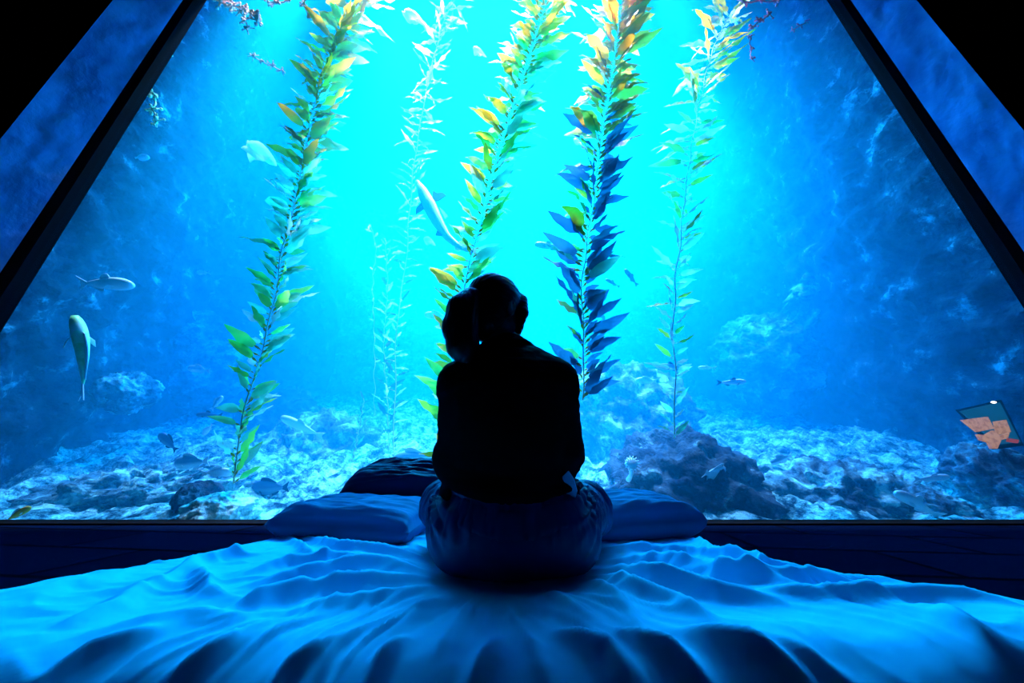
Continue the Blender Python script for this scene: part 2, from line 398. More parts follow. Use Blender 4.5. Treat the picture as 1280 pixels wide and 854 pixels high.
# ------------------------------------------------------------------ bed
BT = .16                                                       # top of the bed
def bedpt(px, py):
    """where the sight line through a pixel meets the bed top"""
    a, b = (px - 640) / F, (427 - py) / F
    d = Vector((a, CP - b * SP, SP + b * CP)); t = (BT - CZ) / d.z
    return np.array((d.x * t, d.y * t))
YN, YF = .455, 1.85
YL = [.40, .84, 1.06, 1.38, 1.9]; XL = [-1.36, -1.14, -1.01, -.89, -.86]
YR = [.40, .78, .84, .97, 1.10, 1.38, 1.9]; XR = [1.22, 1.05, .93, .80, .73, .70, .70]
def bed_sheet():
    nu, nv = 440, 300
    U, V = np.meshgrid(np.linspace(0, 1, nu), np.linspace(0, 1, nv), indexing='ij')
    y = YN + (YF - YN) * V
    xl = np.interp(y, YL, XL); xr = np.interp(y, YR, XR)
    wob = .02 * noise(np.stack([y * 5, 0 * y, 0 * y + 2], -1))
    x = xl + wob + (xr - xl + .02 * noise(np.stack([y * 5, 0 * y, 0 * y + 9], -1))) * U
    # near edge waves in and out, so the fall to the floor is scalloped
    y = y + (1 - V) ** 6 * (.035 * noise(np.stack([x * 4.2, 0 * x, 0 * x + 4], -1)) + .02 * np.sin(x * 9))
    dl = np.minimum((x - xl) * .9, (xr - x) * .9); dn = (y - YN) * .9; df = (YF - y)
    def rise(d, w): t = np.clip(d / w, 0, 1); return np.sqrt(np.clip(1 - (1 - t) ** 2, 0, 1))
    z = BT * np.minimum(rise(dl, .10), 1) * rise(np.clip(df, 0, None), .09)
    z = z * rise(dn - .05 - .03 * np.clip((-x - .45) / .4, 0, 1) - .04 * np.clip((x - .55) / .3, 0, 1) + .03 * noise(np.stack([x * 5, y * 3, 0 * x], -1)), .11)
    e = np.clip(z / BT, 0, 1)
    w = np.zeros_like(x)
    def fold(pts, amp, wid, px=True):
        nonlocal w
        q = np.array([bedpt(*p) for p in pts]) if px else np.array(pts)
        best = np.full(x.shape, 9.); tt = np.zeros_like(x); L = len(q) - 1
        for k in range(L):
            a, b = q[k], q[k + 1]; ab = b - a; l2 = ab @ ab + 1e-9
            t = np.clip(((x - a[0]) * ab[0] + (y - a[1]) * ab[1]) / l2, 0, 1)
            d = np.hypot(x - a[0] - t * ab[0], y - a[1] - t * ab[1])
            m = d < best; best = np.where(m, d, best); tt = np.where(m, (k + t) / L, tt)
        tap = np.sin(np.pi * np.clip(tt * .9 + .08, 0, 1)) ** .8
        w += 1.35 * amp * tap * (.75 * np.exp(-(best / (wid * .9)) ** 2) + .25 * np.exp(-best / (wid * .55)))
    # folds pulled out from under the person and across the bed
    for pts, a, wd in (
        ([(535, 712), (470, 716), (390, 728), (300, 738)], .016, .022), ([(538, 724), (450, 740), (350, 757), (270, 776)], .014, .020),
        ([(530, 704), (440, 706), (360, 712), (300, 725)], .010, .016), ([(545, 735), (480, 752), (400, 770), (300, 785)], .008, .018),
        ([(335, 685), (300, 700), (240, 712), (190, 742)], .010, .022), ([(380, 676), (420, 690), (480, 694), (534, 695)], .012, .016),
        ([(360, 674), (385, 700), (420, 718)], .008, .015), ([(240, 715), (260, 750), (330, 768)], .009, .02),
        ([(190, 735), (140, 765), (60, 790)], .008, .03), ([(130, 790), (240, 782), (330, 792)], .008, .025),
        ([(745, 700), (830, 716), (920, 734), (1010, 750)], .014, .018), ([(740, 712), (820, 742), (900, 758), (985, 760)], .016, .018),
        ([(742, 722), (800, 752), (850, 768), (900, 792)], .012, .018), ([(735, 730), (770, 755), (800, 790)], .008, .016),
        ([(760, 690), (860, 694), (950, 712)], .009, .014), ([(865, 676), (900, 700), (960, 716), (1040, 722)], .010, .018),
        ([(850, 724), (930, 738), (1050, 742), (1120, 735)], .012, .016), ([(920, 690), (960, 720), (1060, 735)], .006, .014),
        ([(950, 752), (1080, 760), (1210, 757), (1279, 765)], .010, .016), ([(1010, 742), (1090, 748), (1160, 745)], .006, .012),
        ([(780, 800), (840, 812), (930, 848)], .011, .016), ([(870, 800), (980, 822), (1090, 850)], .012, .018),
        ([(700, 800), (760, 812), (830, 850)], .009, .015), ([(960, 806), (1090, 830), (1180, 852)], .008, .018),
        ([(620, 806), (590, 830), (560, 852)], .009, .015), ([(500, 806), (470, 826), (450, 852)], .009, .015),
        ([(420, 806), (360, 826), (320, 852)], .010, .017), ([(300, 806), (230, 826), (180, 852)], .010, .017),
        ([(200, 796), (110, 810), (20, 838)], .009, .020), ([(1180, 780), (1230, 800), (1275, 830)], .012, .03),
        ([(560, 745), (520, 775), (500, 800)], .005, .02), ([(690, 745), (720, 775), (760, 800)], .006, .02)):
        fold(pts, a, wd)
    p3 = np.stack([x, y, 0 * x], -1)
    wrp = p3 + .06 * np.stack([noise(p3 * 3), noise(p3 * 3 + 8), 0 * x], -1)
    dist = np.hypot((x - 0) * .8, y - 1.0)
    w += .006 * fbm(wrp * np.array([1.6, 3.2, 1]), 3) + .0022 * fbm(wrp * np.array([5, 11, 1]) + 3, 3, ridged=True)
    an = np.arctan2(y - 1.0, x)                               # fine creases running out from the seat
    anw = an + .35 * noise(np.stack([x * 2.2, y * 2.2, 0 * x + 6], -1)) + .10 * noise(np.stack([x * 6, y * 6, 0 * x], -1))
    rid = fbm(np.stack([anw * 5, dist * 1.6, 0 * x], -1), 3, ridged=True); rid2 = fbm(np.stack([anw * 12, dist * 2.4, 0 * x + 5], -1), 2, ridged=True)
    msk = np.clip((dist - .20) / .12, 0, 1)
    w += msk * (.006 * np.exp(-dist / .9) * np.clip(rid, -.3, 1) ** 3 * 2.2 + .0035 * np.exp(-dist / .6) * rid2)
    near = np.hypot(x / 1.15, (y - 1.05) / .85)               # flattened where the person sits
    w = w * (1 - np.exp(-(near / .22) ** 4)) - .006 * np.exp(-(near / .26) ** 4)
    z = np.clip(z + w * e ** 1.3 * 2.0, .004, None)
    i = np.arange((nu - 1) * (nv - 1)); a = (i // (nv - 1)) * nv + i % (nv - 1)
    f = np.stack([a, a + nv, a + nv + 1, a + 1], 1)
    return np.stack([x, y, z], -1).reshape(-1, 3), f
M['sheet'] = ramp_noise(mat('light blue cotton', (.045, .60, .84), .75, .25), None, bump=.12, bscale=900, dist=.001)
M['mattress'] = mat('dark ticking', (.02, .05, .12), .8)
bed = tag(empty('floor_bed', (-.05, 1.05, 0)), 'wide low bed on the floor covered with a crumpled light blue sheet', 'bed')
v, f = bed_sheet(); v -= np.array([-.05, 1.05, 0])
obj('sheet', v, f, M['sheet'], bed)
m = MB(); m.box((-.72, -.36, .002), (.66, .48, .10)); m.build('mattress', M['mattress'], bed, False)

def pillow(name, label, loc, size, rot, m, seed, crease=None, group='pillows along the far end of the bed'):
    n = 60; L, W, T = size; vs_ = []
    U, V = np.meshgrid(np.linspace(-1, 1, n), np.linspace(-1, 1, n), indexing='ij')
    def side(sg):
        pin = 1 - .10 * (V ** 2) * (1 - U ** 2) ; pin2 = 1 - .10 * (U ** 2) * (1 - V ** 2)
        x = U * L / 2 * (1 - .07 * (1 - V ** 2) * np.abs(U) ** 3) ; y = V * W / 2 * (1 - .12 * (1 - U ** 2) * np.abs(V) ** 3)
        e = (1 - np.abs(U) ** 5) * (1 - np.abs(V) ** 5); h = T / 2 * np.clip(e, 0, 1) ** .42
        q = np.stack([x * 5, y * 5, 0 * x + seed * 3 + sg], -1)
        cr = .6 * fbm(q * np.array([.4, 3.4, 1]), 3, ridged=True) + .35 * fbm(q * .6, 2) + .15 * fbm(q * np.array([1.5, 5, 1]), 2, ridged=True)
        h = h * (1 + .55 * cr)
        if crease is not None: h = h * (1 + crease(U, V))
        return np.stack([x, y, sg * h], -1).reshape(-1, 3)
    a, b = side(1), side(-1); N = n * n
    i = np.arange((n - 1) * (n - 1)); q = (i // (n - 1)) * n + i % (n - 1)
    fa = np.stack([q, q + n, q + n + 1, q + 1], 1); fb = fa[:, ::-1] + N
    rim = [k * n for k in range(n)] + [(n - 1) * n + k for k in range(1, n)] + [k * n + n - 1 for k in range(n - 2, -1, -1)] + [k for k in range(n - 2, 0, -1)]
    fr = [(rim[k], rim[(k + 1) % len(rim)], rim[(k + 1) % len(rim)] + N, rim[k] + N) for k in range(len(rim))]
    o = obj(name, np.concatenate([a, b]), fa.tolist() + fb.tolist() + fr, m)
    o.location = loc; o.rotation_euler = [math.radians(k) for k in rot]
    return tag(o, label, 'pillow', group)
M['case'] = mat('blue pillow case', (.010, .14, .30), .7, .25)
M['case_dark'] = mat('navy pillow case', (.008, .03, .10), .6, .3)
pillow('pillow', 'blue flat pillow lying at the left of the person on the bed end', (-.585, 1.42, .212), (.56, .34, .115), (3, 1, -10), M['case'], 1)
pillow('pillow', 'dark navy pillow propped up behind the flat left pillow', (-.46, 1.72, .285), (.66, .34, .21), (17, 0, 4), M['case_dark'], 2)
pillow('pillow', 'blue pillow with a dark end just right of the seated person', (.425, 1.43, .222), (.52, .34, .125), (4, -2, 10), M['case'], 3)

# ------------------------------------------------------------------ the seated person
def HV(*a): return np.array(a, float)
HY = math.radians(-42); HC = HV(-.052, .975, .893); HS = .97       # head yaw (to the right), centre, scale
hr = HV(math.cos(HY), math.sin(HY), 0); hf = HV(-math.sin(HY), math.cos(HY), 0); hu = HV(0, 0, 1)
nod = math.radians(-8); hf, hu = hf * math.cos(nod) + hu * math.sin(nod), hu * math.cos(nod) - hf * math.sin(nod)
HM = np.stack([hr, hf, hu], 1)
def H(x, y, z): return HC + HS * (hr * x + hf * y + hu * z)
SHO = {-1: HV(-.152, .945, .632), 1: HV(.132, .945, .640)}
ELB = {-1: HV(-.168, .985, .43), 1: HV(.152, .985, .445)}
WRI = {-1: HV(-.085, 1.165, .330), 1: HV(.085, 1.16, .335)}
HIP = {-1: HV(-.095, .985, .265), 1: HV(.105, .985, .265)}
KNE = {-1: HV(-.222, 1.215, .280), 1: HV(.245, 1.205, .268)}
ANK = {-1: HV(.10, 1.30, .215), 1: HV(-.09, 1.37, .205)}
TORSO = [(.29, .160, .105, 1.0), (.40, .145, .100, .968), (.52, .158, .105, .945), (.62, .168, .105, .938), (.68, .140, .092, .945), (.72, .085, .070, .953), (.76, .050, .050, .962)]
def torso(S, grow=0, z0=.26, z1=.74, k=.03):
    t = np.array(TORSO); sl, (X, Y, Z) = S.win((-.3, .75, z0 - .05), (.3, 1.2, z1 + .05))
    rx = np.interp(Z, t[:, 0], t[:, 1]) + grow; ry = np.interp(Z, t[:, 0], t[:, 2]) + grow; cy = np.interp(Z, t[:, 0], t[:, 3])
    r = np.sqrt(((X + .012) / rx) ** 2 + ((Y - cy) / ry) ** 2)
    d = np.maximum((r - 1) * np.minimum(rx, ry), np.maximum(z0 - Z, Z - z1)); S.put(sl, d, k)

S = SDF((-.40, .78, .13), (.42, 1.56, 1.06), .0042)
torso(S)
S.egg((.005, 1.0, .27), (.165, .115, .105), .04)
S.limb((-.02, .965, .70), H(0, -.02, -.06), .050, .048, .03)
for s in (-1, 1):
    S.limb((s * .05 - .01, .95, .70), SHO[s], .05, .046, .04)
    S.limb(SHO[s], ELB[s], .046, .034, .03); S.limb(ELB[s], WRI[s], .036, .023, .015)
    S.limb(HIP[s], KNE[s], .075, .052, .03); S.limb(KNE[s], ANK[s], .050, .032, .02)
    # foot: heel, instep, toes lying on its outer side
    a = ANK[s]; toe = a + HV(-s * .02, .0, -.02) + HV(-s * .12, .05, -.005)
    S.limb(a + HV(s * .01, -.01, -.015), toe, .030, .020, .015); S.egg(a + HV(s * .02, -.015, -.012), (.03, .03, .028), .015)
    for k in range(5):
        o = HV(0, .016 * (k - 2), .004 * (2 - k)); S.limb(toe + o, toe + o + HV(-s * (.030 - .003 * k), .006, 0), .0095, .008, .004)
    # hand resting on the shin: palm, four fingers bent at the knuckles, thumb
    w = WRI[s]; fwd = HV(-s * .45, .86, -.20); fwd /= np.linalg.norm(fwd); dn = HV(0, -.2, -1); dn -= fwd * (dn @ fwd); dn /= np.linalg.norm(dn); lat = np.cross(fwd, dn)
    if lat[0] * s > 0: lat = -lat                             # lat points to the thumb side (inwards)
    S.limb(w, w + fwd * .03, .022, .024, .012)
    for k in range(4):
        S.limb(w + fwd * .02 + lat * (.010 - .007 * k), w + fwd * .082 + lat * (.030 - .0195 * k), .014, .0115, .010)
        r = w + fwd * .084 + lat * (.032 - .0205 * k); ln = (.040, .045, .042, .033)[k]
        d1 = fwd * .85 + dn * .52; d2 = fwd * .40 + dn * .91; d3 = fwd * .05 + dn * .99
        p1 = r + d1 * ln; p2 = p1 + d2 * ln * .62; p3 = p2 + d3 * ln * .45
        S.limb(r, p1, .0098, .0088, .004); S.limb(p1, p2, .0088, .0080, .003); S.limb(p2, p3, .0080, .0070, .003)
    t0 = w + fwd * .025 + lat * .020; t1 = t0 + (fwd * .6 + lat * .75 + dn * .2) * .042; t2 = t1 + (fwd * .9 + lat * .25 + dn * .25) * .034
    S.limb(t0, t1, .0140, .0105, .008); S.limb(t1, t2, .0105, .0085, .003)
# head
S.egg(H(0, -.010, .030), HV(.074, .094, .088) * HS, .01, HM); S.egg(H(0, .030, -.035), HV(.062, .070, .092) * HS, .025, HM)
S.egg(H(0, .070, -.100), HV(.028, .024, .022) * HS, .03, HM)
for s in (-1, 1):
    S.limb(H(s * .052, .0, -.065), H(s * .018, .068, -.105), .018, .018, .025)
    S.egg(H(s * .036, .070, -.030), HV(.024, .022, .026) * HS, .03, HM)                         # cheek
    S.egg(H(s * .031, .100, .004), HV(.017, .011, .009) * HS, .010, HM, cut=True)               # eye socket
    S.egg(H(s * .031, .080, .003), HV(.0165, .0135, .0125) * HS, .004, HM)                      # eyeball
    S.limb(H(s * .012, .088, .022), H(s * .048, .072, .020), .008, .006, .022)                  # brow
    S.egg(H(s * .077, -.008, -.012), HV(.010, .020, .033) * HS, .006, HM); S.egg(H(s * .086, -.004, -.010), HV(.006, .010, .019) * HS, .004, HM, cut=True)
    S.egg(H(s * .010, .109, -.037), HV(.009, .009, .007) * HS, .005, HM)                        # nostril wing
S.limb(H(0, .092, .012), H(0, .110, -.034), .0065, .0095, .012)
S.egg(H(0, .082, -.070), HV(.034, .020, .026) * HS, .02, HM); S.limb(H(-.018, .096, -.063), H(.018, .096, -.063), .005, .005, .004); S.limb(H(-.015, .097, -.075), H(.015, .097, -.075), .006, .006, .005)
S.limb(H(-.021, .1035, -.0688), H(.021, .1035, -.0688), .0022, .0022, .002, cut=True)
bv, bq = S.mesh()
bv[:, 2] = np.maximum(bv[:, 2], .165)
M['skin'] = mat('skin', (.42, .22, .15), .5, .3)
person = obj('person', bv, bq, M['skin'])
tag(person, 'person seen from behind in black sweater, sitting cross-legged on the bed facing the tank', 'person')

for s in (-1, 1):                                             # eyes and brows
    m = MB(); m.ball(H(s * .031, .0835, .002), tuple([.0118 * HS] * 3), 14, 9); e_ = m.build('eye', mat('eye white', (.75, .74, .72), .25, .5), person)
    m = MB(); m.ball(H(s * .031, .0918, .002), tuple([.0048 * HS] * 3), 10, 7); m.build('iris', mat('dark iris', (.02, .012, .008), .2, .6), e_)
    m = MB(); m.tube([H(s * .013, .0985, .021), H(s * .030, .0975, .026), H(s * .048, .082, .021)], [.0026, .0032, .0015], 6); m.build('eyebrow', mat('brow hair', (.01, .008, .007), .8), person)
# black sweater
S = SDF((-.30, .78, .26), (.30, 1.26, .80), .0055)
torso(S, .016, .285, .72)
S.egg((.0, .985, .340), (.192, .142, .055), .03)
S.egg((-.012, .95, .60), (.150, .105, .12), .04); S.egg((0, 1.035, .375), (.165, .105, .075), .04)
for s in (-1, 1):
    S.limb((s * .028 - .020, .955, .745), SHO[s] + HV(-s * .02, 0, .02), .046, .050, .05); S.limb((s * .045 - .015, .955, .68), SHO[s], .055, .054, .04)
    S.limb(SHO[s], ELB[s], .054, .052, .04); S.limb(ELB[s], WRI[s] - (WRI[s] - ELB[s]) * .12, .053, .034, .03)
S.egg((-.022, .966, .745), (.068, .058, .034), .03)
sl, (X, Y, Z) = S.win((-.4, .7, .2), (.4, 1.4, .9))
hem = .318 + .5 * np.clip(np.abs(X) - .03, 0, 1) ** 1.35 + .05 * np.clip(Y - .95, 0, 1)
body = (np.abs(X) < .135 + .0 * X) & (Y < 1.10)
S.d[sl] = np.where((np.sqrt(X ** 2) < .16), np.maximum(S.d[sl], np.where(Y < 1.11, hem - Z, -1)), S.d[sl]).astype(np.float32)
v, q = S.mesh(); N = vnormals(v, q)
v = v + N * (.006 * fbm(v * np.array([7, 7, 11]), 3) + .004 * fbm(v * np.array([9, 9, 26]) + 4, 2, ridged=True))[:, None]
M['sweater'] = mat('black knit', (.004, .004, .005), .95, .05)
obj('sweater', v, q, M['sweater'], person)

# dark trousers
S = SDF((-.42, .78, .14), (.44, 1.50, .44), .0055)
S.egg((.005, .990, .250), (.205, .130, .125), .03); S.egg((-.09, .965, .225), (.12, .105, .085), .03); S.egg((.10, .965, .225), (.12, .105, .085), .03)
S.limb((-.01, .99, .25), (-.01, .985, .33), .15, .128, .03)
for s in (-1, 1):
    S.limb(HIP[s], KNE[s], .100, .072, .04); S.limb(KNE[s], KNE[s] * .25 + ANK[s] * .75, .073, .052, .03)
sl, (X, Y, Z) = S.win((-.5, .7, .1), (.5, 1.6, .5))
S.d[sl] = np.maximum(S.d[sl], np.where((Y < 1.12) & (np.abs(X) < .16), Z - .372, -1)).astype(np.float32)
TROUSER_D = S.d.copy()
v, q = S.mesh(); N = vnormals(v, q)
an = np.arctan2(v[:, 0] - .005, -(v[:, 1] - 1.02))
back = np.clip((1.12 - v[:, 1]) / .06, 0, 1)
w = .006 * fbm(v * np.array([9, 9, 9]), 3)
w += back * np.clip((v[:, 2] - .21) / .06, 0, 1) * .007 * fbm(np.stack([an * 8, v[:, 2] * 3, 0 * an], -1), 2, ridged=True)      # gathers
for s in (-1, 1):                                             # creases fanning from the hip and knee
    d0 = v - (HIP[s] + HV(s * .085, .02, .07)); r = np.linalg.norm(d0, axis=1); th = np.arctan2(d0[:, 2], d0[:, 1] + .4 * d0[:, 0] * s)
    w += .026 * np.exp(-(r / .15) ** 2) * fbm(np.stack([th * 3.4, r * 4, 0 * r + s * 5], -1), 2, ridged=True)
    d0 = v - KNE[s]; kk = np.exp(-(np.linalg.norm(d0, axis=1) / .11) ** 2)
    ax = (KNE[s] - HIP[s]) / np.linalg.norm(KNE[s] - HIP[s])
    w += .022 * kk * fbm(np.stack([(d0 @ ax) * 24 + 3 * d0[:, 2] * 5, d0[:, 2] * 4, 0 * r + s], -1), 2, ridged=True)
v = v + N * w[:, None]; v[:, 2] = np.maximum(v[:, 2], .1625)
M['trousers'] = mat('dark navy trousers', (.014, .026, .11), .48, .5)
tr_ = obj('trousers', v, q, M['trousers'], person)
# elastic waistband with gathers
S2 = SDF((-.42, .78, .14), (.44, 1.50, .44), .0055); S2.d = TROUSER_D - .007
sl, (X, Y, Z) = S2.win((-.5, .7, .1), (.5, 1.6, .5))
zc = .278 + .45 * np.clip(np.abs(X - .005) - .03, 0, 1) ** 1.3
S2.d[sl] = np.maximum(S2.d[sl], np.maximum(np.abs(Z - zc) - .030, Y - 1.06)).astype(np.float32)
v, q = S2.mesh(); N = vnormals(v, q); an = np.arctan2(v[:, 0] - .005, -(v[:, 1] - 1.02))
v = v + N * (.004 * fbm(np.stack([an * 11, v[:, 2] * 2, 0 * an + 3], -1), 2, ridged=True))[:, None]
obj('waistband', v, q, M['trousers'], tr_)
# pale shirt tail showing at the right hip
M['shirt'] = mat('pale blue shirt', (.35, .55, .75), .8)
a = [P(x, y, .903) for x, y in ((703, 596), (710, 589), (717, 599), (721, 614), (717, 634), (709, 628), (704, 612))]
m = MB(); m.prism(a, (.004, .012, 0)); m.build('shirt_tail', M['shirt'], person, False)

# hair: cap with side lock, pony tail, tie
S = SDF((-.26, .76, .66), (.16, 1.14, 1.06), .004)
S.egg(H(0, -.016, .036), HV(.085, .103, .093) * HS, .01, HM)
S.egg(H(0, -.040, -.020), HV(.076, .074, .088) * HS, .02, HM); S.egg(H(0, -.045, -.085), HV(.050, .045, .045) * HS, .03, HM)
S.egg(H(0, .088, -.030), HV(.055, .055, .085) * HS, .01, HM, cut=True)
S.egg(H(.0, .06, -.09), HV(.09, .07, .06) * HS, .01, HM, cut=True)
for s in (-1, 1):                                             # fringe locks falling past the cheeks
    S.limb(H(s * .058, .060, .060), H(s * .080, .048, -.010), .018, .017, .02); S.limb(H(s * .080, .046, -.010), H(s * .076, .040, -.080), .016, .010, .01)
S.limb(H(-.01, -.09, .010), H(-.02, -.118, -.002), .030, .022, .02)
v, q = S.mesh(); N = vnormals(v, q)
q1 = (v - HC) @ HM; ang = np.arctan2(q1[:, 0], q1[:, 2] + .02)
v = v + N * (.0035 * fbm(np.stack([ang * 9, q1[:, 1] * 10, q1[:, 2] * 6], -1), 3, ridged=True))[:, None]
M['hair'] = mat('black hair', (.006, .005, .005), .45, .4)
hair = obj('hair', v, q, M['hair'], person)
S = SDF((-.36, .70, .60), (.10, 1.10, 1.02), .004)
T0 = HV(-.114, .905, .882)
pp = [T0, T0 + HV(-.014, -.012, .008), T0 + HV(-.034, -.022, -.030), T0 + HV(-.040, -.026, -.09), T0 + HV(-.028, -.026, -.150), T0 + HV(-.008, -.02, -.195)]
for a_, b_, ra, rb in zip(pp[:-1], pp[1:], (.020, .034, .046, .048, .042), (.034, .046, .048, .042, .020)): S.limb(a_, b_, ra, rb, .02)
v, q = S.mesh(); N = vnormals(v, q)
v = v + N * (.004 * fbm(np.stack([np.arctan2(v[:, 0] - pp[3][0], v[:, 1] - pp[3][1]) * 4, 0 * v[:, 0], v[:, 2] * 7], -1), 3, ridged=True))[:, None]
obj('ponytail', v, q, M['hair'], person)
M['tie'] = mat('hair tie', (.10, .12, .16), .4, .5)
m = MB(); ring = []
dirv = Vector((-.8, -.45, .1)).normalized(); a1 = dirv.cross(Vector((0, 0, 1))).normalized(); a2 = dirv.cross(a1)
c = Vector(T0 + HV(-.006, -.004, 0))
m.tube([c + (a1 * math.cos(t) + a2 * math.sin(t)) * .024 for t in np.linspace(0, 2 * math.pi, 33)], .006, 8); m.build('hair_tie', M['tie'], person)
m = MB(); rng = random.Random(3)                              # stray hairs on the crown
for k in range(46):
    a = rng.uniform(-1.2, 1.7); e = rng.uniform(.3, 1.2)
    d = HV(math.sin(a) * math.cos(e), rng.uniform(-.7, .5), math.sin(e)); d /= np.linalg.norm(d)
    p0 = Vector(H(*(HV(0, -.016, .036) + d * HV(.083, .101, .091)))); t = Vector((rng.uniform(.2, 1) * .02, rng.uniform(-.01, .01), rng.uniform(-.002, .012)))
    m.tube([p0, p0 + t + Vector(d) * .004, p0 + t * 2.0 + Vector((0, 0, -.006))], [.0006, .0005, .0003], 3)
m.build('stray_hairs', M['hair'], hair)

# ------------------------------------------------------------------ giant kelp
def leaf_mat(name, c1, c2, c3, gloss=.4):
    m = bpy.data.materials.new(name); m.use_nodes = True; nt = m.node_tree; N = nt.nodes; L = nt.links
    b = N['Principled BSDF']; out = N['Material Output']
    ge = N.new('ShaderNodeNewGeometry'); r = N.new('ShaderNodeValToRGB'); e = r.color_ramp.elements; e.new(.5)
    for k, (p, c) in enumerate(((0, c1), (.5, c2), (1, c3))): e[k].position = p; e[k].color = (*c, 1)
    L.new(ge.outputs['Random Per Island'], r.inputs[0]); L.new(r.outputs[0], b.inputs['Base Color'])
    b.inputs['Roughness'].default_value = gloss; b.inputs['Specular IOR Level'].default_value = .25
    t = N.new('ShaderNodeBsdfTranslucent'); mx = N.new('ShaderNodeMixShader'); mx.inputs[0].default_value = .62
    L.new(r.outputs[0], t.inputs[0]); L.new(b.outputs[0], mx.inputs[1]); L.new(t.outputs[0], mx.inputs[2]); L.new(mx.outputs[0], out.inputs[0])
    return m
M['gold'] = leaf_mat('golden kelp blade', (.90, .42, .02), (1.0, .60, .03), (.70, .34, .02))
M['amber'] = leaf_mat('amber kelp blade', (.80, .28, .02), (.98, .46, .04), (.50, .18, .02))
M['green'] = leaf_mat('green kelp blade', (.10, .55, .06), (.30, .80, .12), (.55, .75, .05))
M['teal'] = leaf_mat('olive kelp blade', (.10, .40, .22), (.22, .62, .35), (.35, .70, .22))
M['dark'] = leaf_mat('dark old kelp blade', (.02, .11, .19), (.04, .16, .26), (.06, .20, .26))  # backlit shade and blue haze put into the blade colour
M['pale'] = leaf_mat('pale bleached kelp blade', (.95, .92, .75), (.85, .90, .60), (.98, .98, .9), .25)  # sunlit white sheen put into the blade colour
M['stem'] = mat('kelp stem', (.7, .75, .4), .5)
M['stem_pale'] = mat('pale kelp stem', (.75, .72, .5), .5)

